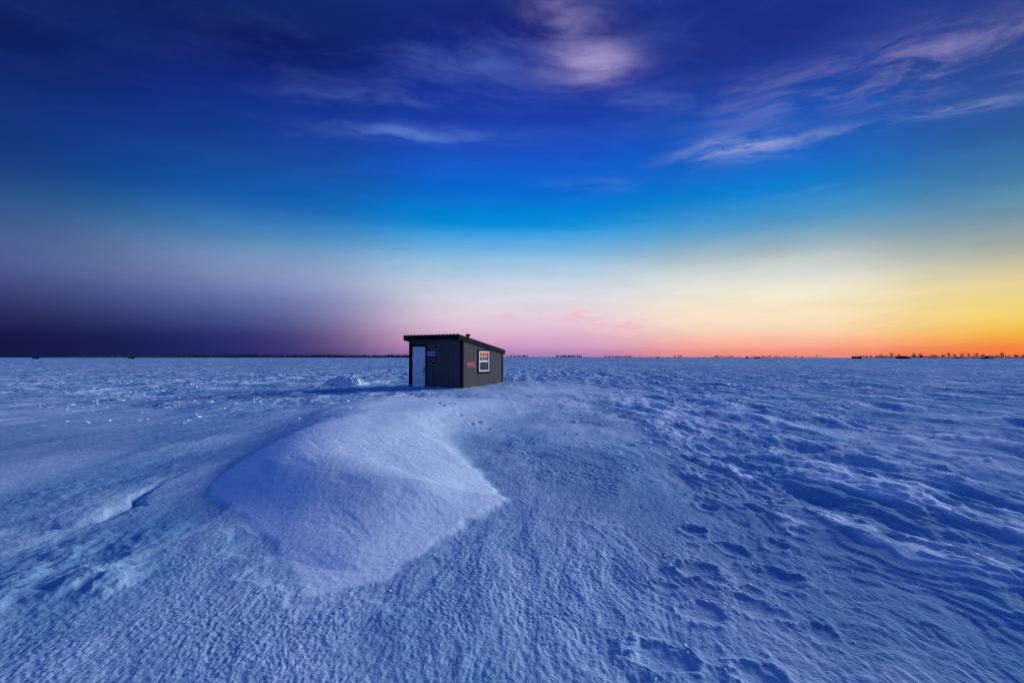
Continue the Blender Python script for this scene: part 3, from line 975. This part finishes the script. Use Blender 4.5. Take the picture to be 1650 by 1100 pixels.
# window: white vinyl frame, two sashes with a small grid each, screen on the lower one
TR = 0.13
box('window_trim', HW + 0.004, HW + 0.028, WY0 - TR, WY0, WZ0 - 0.10, WZ1 + 0.09, M_TRIM, HUT)
box('window_trim', HW + 0.004, HW + 0.028, WY1, WY1 + 0.09, WZ0 - 0.10, WZ1 + 0.09, M_TRIM, HUT)
box('window_trim', HW + 0.004, HW + 0.027, WY0 + 0.001, WY1 - 0.001, WZ1, WZ1 + 0.09, M_TRIM, HUT)
box('window_trim', HW + 0.004, HW + 0.030, WY0 + 0.001, WY1 - 0.001, WZ0 - 0.10, WZ0, M_TRIM, HUT)
fx0, fx1 = HW - 0.06, HW + 0.022
FW = 0.065
e = 0.001
window = boxes('window', [(fx0, fx1, WY0 + e, WY0 + FW, WZ0 + e, WZ1 - e), (fx0, fx1, WY1 - FW, WY1 - e, WZ0 + e, WZ1 - e),
                          (fx0, fx1 - e, WY0 + FW, WY1 - FW, WZ1 - 0.055, WZ1 - 2 * e), (fx0, fx1 - e, WY0 + FW, WY1 - FW, WZ0 + 2 * e, WZ0 + 0.06)],
               M_VINYL, HUT)
ZM = 1.305
ya, yb = WY0 + FW, WY1 - FW
box('meeting_rail', HW - 0.045, HW + 0.014, ya, yb, ZM - 0.035, ZM + 0.035, M_VINYL, window)
za1, zb1 = ZM + 0.035, WZ1 - 0.055
za0, zb0 = WZ0 + 0.06, ZM - 0.035
for (za, zb, px) in ((za1, zb1, HW - 0.012), (za0, zb0, HW - 0.030)):
    box('pane', px - 0.004, px, ya, yb, za, zb, M_GLASS, window)
    for k in (1, 2):
        yy = ya + (yb - ya) * k / 3
        box('muntin', px + 0.0005 if px > HW - 0.02 else px - 0.020, px + 0.006 if px > HW - 0.02 else px - 0.008, yy - 0.011, yy + 0.011, za, zb, M_VINYL, window)
    zz = (za + zb) / 2
    for k in range(3):
        y0_ = ya + (yb - ya) * k / 3 + 0.012
        y1_ = ya + (yb - ya) * (k + 1) / 3 - 0.012
        box('muntin', px + 0.0005 if px > HW - 0.02 else px - 0.020, px + 0.005 if px > HW - 0.02 else px - 0.008, y0_, y1_, zz - 0.011, zz + 0.011, M_VINYL, window)
box('insect_screen', HW - 0.010, HW - 0.008, ya, yb, za0, zb0, M_SCREEN, window)

# notices: a pale licence plate, two dark boards with red print (too small in the photo to read)


def front_sign(name, x0, x1, z0, z1, m, lab):
    o = box(name, x0, x1, -0.012, -0.003, z0, z1, m, HUT, bevel=0.002)
    o['label'] = lab
    return o


pl = front_sign('licence_plate', 1.075, 1.545, 1.572, 1.785, M_PLATE, 'pale plate beside the door')
boxes('lettering', [(1.10 + i * 0.052, 1.14 + i * 0.052, -0.0145, -0.0125, 1.625, 1.715) for i in range(4)] +
      [(1.33 + i * 0.05, 1.368 + i * 0.05, -0.0145, -0.0125, 1.635, 1.715) for i in range(4)], M_INK, pl)['kind'] = 'stuff'


def print_marks(parent, place, w, h, seed):
    """rows of small strokes standing in for print that cannot be read"""
    rr_ = random.Random(seed)
    red, pale = [], []
    # red border
    t = 0.012
    red += [(0.01, w - 0.01, h - 0.01 - t, h - 0.01), (0.01, w - 0.01, 0.012, 0.012 + t * 0.8)]
    x = 0.05
    pale.append((0.06, 0.085, h * 0.50, h * 0.80))
    x = 0.13
    while x < w - 0.07:
        a = rr_.uniform(0.022, 0.034)
        up = rr_.choice((0.66, 0.70, 0.78))
        (pale if rr_.random() < 0.65 else red).append((x, x + a, h * 0.52, h * up))
        x += a + 0.010
    red.append((0.08, w - 0.05, h * 0.42, h * 0.46))
    x = 0.10
    while x < w - 0.08:
        a = rr_.uniform(0.03, 0.06)
        if abs(x - w * 0.45) > 0.04:
            pale.append((x, x + a, h * 0.2, h * 0.31))
        x += a + 0.015
    for nm, lst, m in (('red_print', red, M_RED), ('pale_print', pale, M_PALE)):
        boxes(nm, [place(*q) for q in lst], m, parent)['kind'] = 'stuff'


s1 = front_sign('notice_board', 1.085, 1.555, 1.25, 1.545, M_BLACK, 'small dark notice with faint red print below the plate')
print_marks(s1, lambda a, b, c, d: (1.085 + a, 1.085 + b, -0.0145, -0.0125, 1.25 + c, 1.25 + d), 0.47, 0.295, 4)
s2 = box('notice_board', HW + 0.003, HW + 0.013, 0.37, 1.13, 0.99, 1.29, M_RED, HUT, bevel=0.002)
s2['label'] = 'red and black notice between the corner and the window'
box('dark_field', HW + 0.0135, HW + 0.0145, 0.40, 1.10, 1.0, 1.10, M_BLACK, s2)
print_marks(s2, lambda a, b, c, d: (HW + 0.0150, HW + 0.0165, 0.37 + a, 0.37 + b, 0.99 + c, 0.99 + d), 0.76, 0.30, 9)

# ------------------------------------------------------------------ heap of shovelled snow left of the hut


M_HEAP = mat('fresh_broken_snow', (0.80, 0.90, 0.98), 0.9, 0.04, 9.0, 0.004, 80, spec=0.0)


def snow_heap(name, loc, lx, ly, hz, seed):
    nx, ny = 90, 40
    gx, gy = np.meshgrid(np.linspace(-1, 1, nx), np.linspace(-1, 1, ny))
    q = np.clip(1 - np.abs(gx) ** 2.4, 0, 1) * np.clip(1 - np.abs(gy) ** 2.0, 0, 1)
    n1 = fbm(gx * 5 + seed, gy * 2.4, 4, seed)
    n2 = ridged(gx * 9 + seed, gy * 4, 3, seed + 4)
    z = hz * q ** 0.8 * (1 + 0.35 * n1) + 0.06 * n2 * q ** 0.5 - 0.06
    x = gx * lx + 0.05 * n2
    y = gy * ly
    v = [(float(a), float(b), float(c)) for a, b, c in zip(x.ravel(), y.ravel(), z.ravel())]
    f = [(j * nx + i, j * nx + i + 1, (j + 1) * nx + i + 1, (j + 1) * nx + i) for j in range(ny - 1) for i in range(nx - 1)]
    o = mesh_obj(name, v, f, M_HEAP, None, smooth=True)
    at = o.data.attributes.new('fresh_and_lit', 'FLOAT', 'POINT')
    at.data.foreach_set('value', np.ones(len(v), np.float32))
    o.location = loc
    return o


hp = snow_heap('snow_heap', (-9.05, 27.0, zat(-9.05, 27.0)), 1.2, 0.65, 0.46, 3)
hp.rotation_euler = (0, 0, R(-24))
tag(hp, 'rough bright heap of shovelled snow on the lake left of the hut', 'snow heap')

# loose crumbs and slabs of snow
def clods():
    rc = random.Random(12)
    ico = bmesh.new()
    bmesh.ops.create_icosphere(ico, subdivisions=1, radius=1.0)
    bv = [v.co.copy() for v in ico.verts]
    bf = [[v.index for v in f.verts] for f in ico.faces]
    ico.free()
    spots = []
    for (ax, ay), (bx, by) in zip(TRAIL[:-1], TRAIL[1:]):
        n = int(math.hypot(bx - ax, by - ay) * 8)
        for i in range(n):
            t = rc.random()
            spots.append((ax + (bx - ax) * t + rc.gauss(0, 0.24), ay + (by - ay) * t + rc.gauss(0, 0.2), rc.uniform(0.012, 0.035)))
    tries = 0
    cand = []
    while len(cand) < 1100 and tries < 9000:
        tries += 1
        y = 7.5 + 24 * rc.random() ** 1.1
        x = rc.uniform(0.0, 0.62) * y + rc.gauss(0.6, 0.5)
        cand.append((x, y, rc.uniform(0.015, 0.05)))
    while len(cand) < 1700:
        y = 11 + 26 * rc.random()
        cand.append((-rc.uniform(0.32, 1.0) * y, y, rc.uniform(0.03, 0.07)))
    cxs, cys = np.array([c[0] for c in cand]), np.array([c[1] for c in cand])
    keep = gnoise(cxs / 2.4, cys / 3.6, 211) + 0.5 * gnoise(cxs / 0.8, cys / 1.2, 212)
    spots += [c for c, k in zip(cand, keep) if k > 0.12]
    for (px, py, la, wa, dep, rot) in STEPS:
        for i in range(9):
            a = rc.uniform(0, 6.28)
            d = rc.uniform(0.9, 1.7)
            spots.append((px + math.cos(a) * wa * d, py + math.sin(a) * la * d, rc.uniform(0.004, 0.013)))
    for i in range(40):
        spots.append((rc.uniform(-3.2, 3.2), rc.uniform(3, 9), rc.uniform(0.006, 0.016)))
    xs = np.array([s[0] for s in spots])
    ys = np.array([s[1] for s in spots])
    zs = height(xs, ys)
    v, f = [], []
    for (x, y, s), z in zip(spots, zs):
        # added plates of pale snow, tipped toward the light to make bright flecks
        up = Vector((rc.gauss(0.60, 0.2), rc.gauss(-0.25, 0.2), 0.75)).normalized()
        rot = up.to_track_quat('Z', 'Y').to_matrix() @ Matrix.Rotation(rc.uniform(0, 6.28), 3, 'Z')
        sc_ = (s * rc.uniform(0.6, 1.0), s * rc.uniform(0.9, 2.0), s * rc.uniform(0.15, 0.30))
        b = len(v)
        for q in bv:
            k = rc.uniform(0.7, 1.15)
            p = rot @ Vector((q.x * sc_[0] * k, q.y * sc_[1] * k, q.z * sc_[2] * k))
            v.append((x + p.x, y + p.y, z + p.z - s * 0.05))
        f += [[b + i for i in q] for q in bf]
    o = mesh_obj('snow_crumbs', v, f, M_HEAP)
    at = o.data.attributes.new('fresh_and_lit', 'FLOAT', 'POINT')
    at.data.foreach_set('value', np.ones(len(v), np.float32))
    tag(o, 'loose crumbs and small slabs of snow scattered over the crust', 'snow crumbs', kind='stuff')


clods()

# ------------------------------------------------------------------ far shore
M_BARK = mat('bare_bark', (0.030, 0.024, 0.028), 0.9, 0.3, 0.5)
M_WOOD_FAR = mat('hazed_twigs', (0.062, 0.050, 0.068), 0.95, 0.3, 0.2)  # twigs lightened toward purple, distance haze put into the colour
M_BANK = mat('brushy_shore', (0.05, 0.045, 0.06), 0.9, 0.35, 0.05)


def tree_geo(rnd, h, wide, v, f, base, twigs, trunk=True):
    """tapered trunk with limbs plus sprays of twig faces"""
    x0, y0, z0 = base

    def limb(a, b, r0, r1):
        a, b = Vector(a), Vector(b)
        d = (b - a).normalized()
        u = d.orthogonal().normalized()
        w = d.cross(u)
        k = len(v)
        for p, r in ((a, r0), (b, r1)):
            for i in range(3):
                t = 2 * math.pi * i / 3
                q = p + u * (r * math.cos(t)) + w * (r * math.sin(t))
                v.append((q.x, q.y, q.z))
        for i in range(3):
            f.append((k + i, k + (i + 1) % 3, k + 3 + (i + 1) % 3, k + 3 + i))
    if trunk:
        limb((x0, y0, z0), (x0, y0, z0 + h * 0.8), 0.03 * h, 0.008 * h)
        for i in range(5):
            a = rnd.uniform(0, 6.28)
            s = rnd.uniform(0.3, 0.6)
            limb((x0, y0, z0 + h * s), (x0 + math.cos(a) * wide * 0.7, y0 + math.sin(a) * wide * 0.7, z0 + h * (s + rnd.uniform(0.15, 0.3))),
                 0.014 * h, 0.005 * h)
    if twigs:
        for i in range(twigs):
            a = rnd.uniform(0, 6.28)
            rr_ = wide * math.sqrt(rnd.random())
            t = rnd.random()
            zz = z0 + h * (0.30 + 0.70 * t)
            rr_ *= math.sqrt(max(0.05, 1 - (2 * t - 0.8) ** 2 * 0.55))
            p = Vector((x0 + rr_ * math.cos(a), y0 + rr_ * math.sin(a), zz))
            k = len(v)
            s = h * rnd.uniform(0.04, 0.09)
            for _ in range(3):
                q = p + Vector((rnd.gauss(0, 1), rnd.gauss(0, 1), rnd.gauss(0, 1))) * s
                v.append((q.x, q.y, q.z))
            f.append((k, k + 1, k + 2))


def polar(azd, d):
    return d * math.sin(R(azd)), d * math.cos(R(azd))


def shore(name, a0, a1, d, hgt, seed, label):
    """low bank rising out of the lake, an actual strip of land 120 m deep"""
    rnd = random.Random(seed)
    n = max(8, int((a1 - a0) * 6))
    v, f = [], []
    for i in range(n + 1):
        t = i / n
        a = a0 + (a1 - a0) * t
        env = min(1, t * 8, (1 - t) * 8)
        hh = hgt * env * (0.75 + 0.35 * rnd.random())
        for (dd, z) in ((0, -0.5), (6, hh * 0.7), (40, hh), (120, hh * 0.8), (140, -0.5)):
            x, y = polar(a, d + dd)
            v.append((x, y, z))
    for i in range(n):
        for k in range(4):
            f.append((i * 5 + k, i * 5 + 5 + k, i * 5 + 6 + k, i * 5 + 1 + k))
    return tag(mesh_obj(name, v, f, M_BANK), label, kind='structure')


def wood(name, runs, seed, label):
    rnd = random.Random(seed)
    v, f = [], []
    for (a0, a1, d, h0, h1, n) in runs:
        for i in range(n):
            a = rnd.uniform(a0, a1)
            dd = d + rnd.uniform(4, 60)
            x, y = polar(a, dd)
            h = rnd.uniform(h0, h1)
            tree_geo(rnd, h, h * rnd.uniform(0.22, 0.36), v, f, (x, y, 0.3), 26)
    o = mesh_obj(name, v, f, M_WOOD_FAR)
    return tag(o, label, 'wood', kind='stuff')


shore('far_shore', -44.5, -9.0, 2300, 7.5, 1, 'dark wooded shore across the lake on the left')
shore('far_shore', -9.0, 33.0, 2600, 1.6, 2, 'low far shore across the lake behind the hut')
shore('far_shore', 33.5, 58.0, 1750, 2.6, 3, 'nearer dark shore under the sunset')
wood('shore_wood', [(-40, -33, 2310, 5.0, 9, 300), (-34, -9.2, 2310, 8.0, 13.5, 1100), (-24, -20, 2310, 11, 16, 60), (-29, -27, 2310, 12, 17, 40), (-14, -11, 2310, 11, 16, 60)], 21,
     'long dark wood along the shore left of the hut')
wood('shore_wood', [(-1.2, 1.8, 2605, 8, 14, 70), (5.0, 8.0, 2605, 8, 14, 110), (1.5, 32.5, 2605, 4, 8, 260), (10.5, 13.5, 2605, 7, 11, 90),
                    (18, 19, 2605, 9, 14, 12), (22, 24, 2605, 8, 12, 26), (25, 32, 2605, 7, 11, 70)], 22,
     'scattered groves on the far shore right of the hut')
wood('shore_wood', [(35, 57, 1755, 4.0, 7.5, 620)], 23, 'dark brushy wood on the shore under the orange sky')

# taller bare trees that stand out of the right-hand shore
rt = random.Random(77)
TREE_AZ = [36.6, 37.4, 37.9, 39.0, 39.4, 40.3, 41.0, 41.3, 41.7, 42.2, 42.6, 43.1, 43.5, 44.6, 45.4, 46.0]
ORD = ['first', 'second', 'third', 'fourth', 'fifth', 'sixth', 'seventh', 'eighth', 'ninth', 'tenth', 'eleventh', 'twelfth', 'thirteenth',
       'fourteenth', 'fifteenth', 'sixteenth']
for k, a in enumerate(TREE_AZ):
    x, y = polar(a, 1752 + rt.uniform(0, 25))
    h = rt.uniform(9.0, 14.5)
    root = bpy.data.objects.new('bare_tree', None)
    COL.objects.link(root)
    root.location = (x, y, 1.2)
    tag(root, 'bare tree above the sunset shore brush, %s tall one from the left' % ORD[k], 'tree', 'tall bare trees on the sunset shore')
    v, f = [], []
    tree_geo(rt, h, h * 0.3, v, f, (0, 0, -1), 0)
    mesh_obj('trunk', v, f, M_BARK, root)
    v, f = [], []
    tree_geo(rt, h, h * rt.uniform(0.3, 0.45), v, f, (0, 0, -1), 90, trunk=False)
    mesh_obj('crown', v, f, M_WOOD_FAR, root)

# ------------------------------------------------------------------ other fishing shelters far out on the ice
M_FH = [mat('shelter_brown', (0.07, 0.035, 0.035), 0.7, 0.2, 1.0), mat('shelter_slate', (0.03, 0.035, 0.05), 0.7, 0.2, 1.0),
        mat('shelter_navy', (0.02, 0.025, 0.05), 0.8, 0.2, 1.0)]


def fish_house(azd, d, lx, ly, hz, m, label, hump=None, turn=0.0):
    x, y = polar(azd, d)
    root = bpy.data.objects.new('fishing_shelter', None)
    COL.objects.link(root)
    root.location = (x, y, zat(x, y))
    root.rotation_euler = (0, 0, R(-azd + turn))
    tag(root, label, 'shelter', 'fishing shelters far out on the ice')
    wl = box('wall', -lx / 2, lx / 2, -ly / 2, ly / 2, -0.4, hz, m, root, bevel=0.06)
    v = [(-lx / 2 - .15, -ly / 2 - .15, hz + .01), (lx / 2 + .15, -ly / 2 - .15, hz + .01), (lx / 2 + .15, ly / 2 + .15, hz + .01), (-lx / 2 - .15, ly / 2 + .15, hz + .01),
         (-lx / 2 - .1, 0, hz + .35), (lx / 2 + .1, 0, hz + .35)]
    mesh_obj('roof', v, [(0, 1, 5, 4), (2, 3, 4, 5), (1, 2, 5), (3, 0, 4), (3, 2, 1, 0)], M_TRIM, root)
    box('door', -lx * 0.3, -lx * 0.3 + 0.8, -ly / 2 - 0.03, -ly / 2 - 0.004, 0, min(1.9, hz - 0.15), M_STEEL, root)
    box('window', lx * 0.1, lx * 0.1 + 0.9, -ly / 2 - 0.03, -ly / 2 - 0.004, 0.9, min(1.6, hz - 0.2), M_STEEL, root)
    if hump:
        hx0, hx1, hh = hump
        box('raised_cab', hx0, hx1, -ly / 2 + 0.2, ly / 2 - 0.2, hz + 0.36, hz + hh, m, root, bevel=0.1)
    return root


def tent(azd, d, w, h, m, label):
    x, y = polar(azd, d)
    root = bpy.data.objects.new('pop_up_tent', None)
    COL.objects.link(root)
    root.location = (x, y, zat(x, y))
    root.rotation_euler = (0, 0, R(-azd + 12))
    tag(root, label, 'tent', 'fishing shelters far out on the ice')
    q = w / 2
    v, f = [], []
    ring = [(q, 0.0), (q * 0.92, h * 0.30), (q * 0.45, h * 0.55), (0.12, h)]
    for (rad, z) in ring:
        for i in range(8):
            a = math.pi / 8 + i * math.pi / 4
            b = rad * (1.0 if i % 2 else 0.94)
            v.append((b * math.cos(a), b * math.sin(a), z - 0.15))
    for k in range(3):
        for i in range(8):
            f.append((k * 8 + i, k * 8 + (i + 1) % 8, k * 8 + 8 + (i + 1) % 8, k * 8 + 8 + i))
    f.append(tuple(range(24, 32)))
    mesh_obj('canvas', v, f, m, root)
    lathe('pole', [(0.03, 0), (0.03, h + 0.5), (0.0, h + 0.5)], M_STEEL, root, (0, 0, 0), 6)
    box('flap', -0.4, 0.4, -q * 0.97, -q * 0.93, 0.0, h * 0.28, M_STEEL, root)
    return root


def azpx(px):
    return math.degrees(math.atan((px - 825) / 800.0))


fish_house(34.75, 640, 8.6, 3.0, 2.1, M_FH[0], 'reddish-brown fishing shelter on the ice where the right shore begins', turn=6)
fish_house(38.2, 620, 11.5, 3.2, 1.7, M_FH[1], 'longest dark fishing shelter on the right, with a raised middle', hump=(-2.6, 3.2, 1.15), turn=-4)
fish_house(41.9, 900, 4.6, 2.4, 1.8, M_FH[1], 'small dark shelter between the long shelter and the pointed tent', turn=10)
tent(43.75, 600, 9.0, 3.2, M_FH[2], 'pointed dark tent at the far right of the ice')
fish_house(16.35, 700, 2.6, 2.2, 2.0, M_FH[2], 'single small dark shelter on the ice right of the hut', turn=5)
fish_house(25.35, 800, 3.6, 2.4, 2.0, M_FH[1], 'smaller of two neighbouring shelters halfway to the right shore', turn=0)
fish_house(26.3, 780, 8.0, 2.6, 1.7, M_FH[2], 'longer low shelter of the neighbouring two halfway to the right shore', turn=-8)
fish_house(-43.8, 640, 4.6, 2.4, 1.6, M_FH[2], 'low dark shelter on the ice at the far left', turn=4)
fish_house(-37.45, 700, 6.0, 2.4, 1.6, M_FH[1], 'dark shelter on the ice under the left wooded shore', turn=-6)
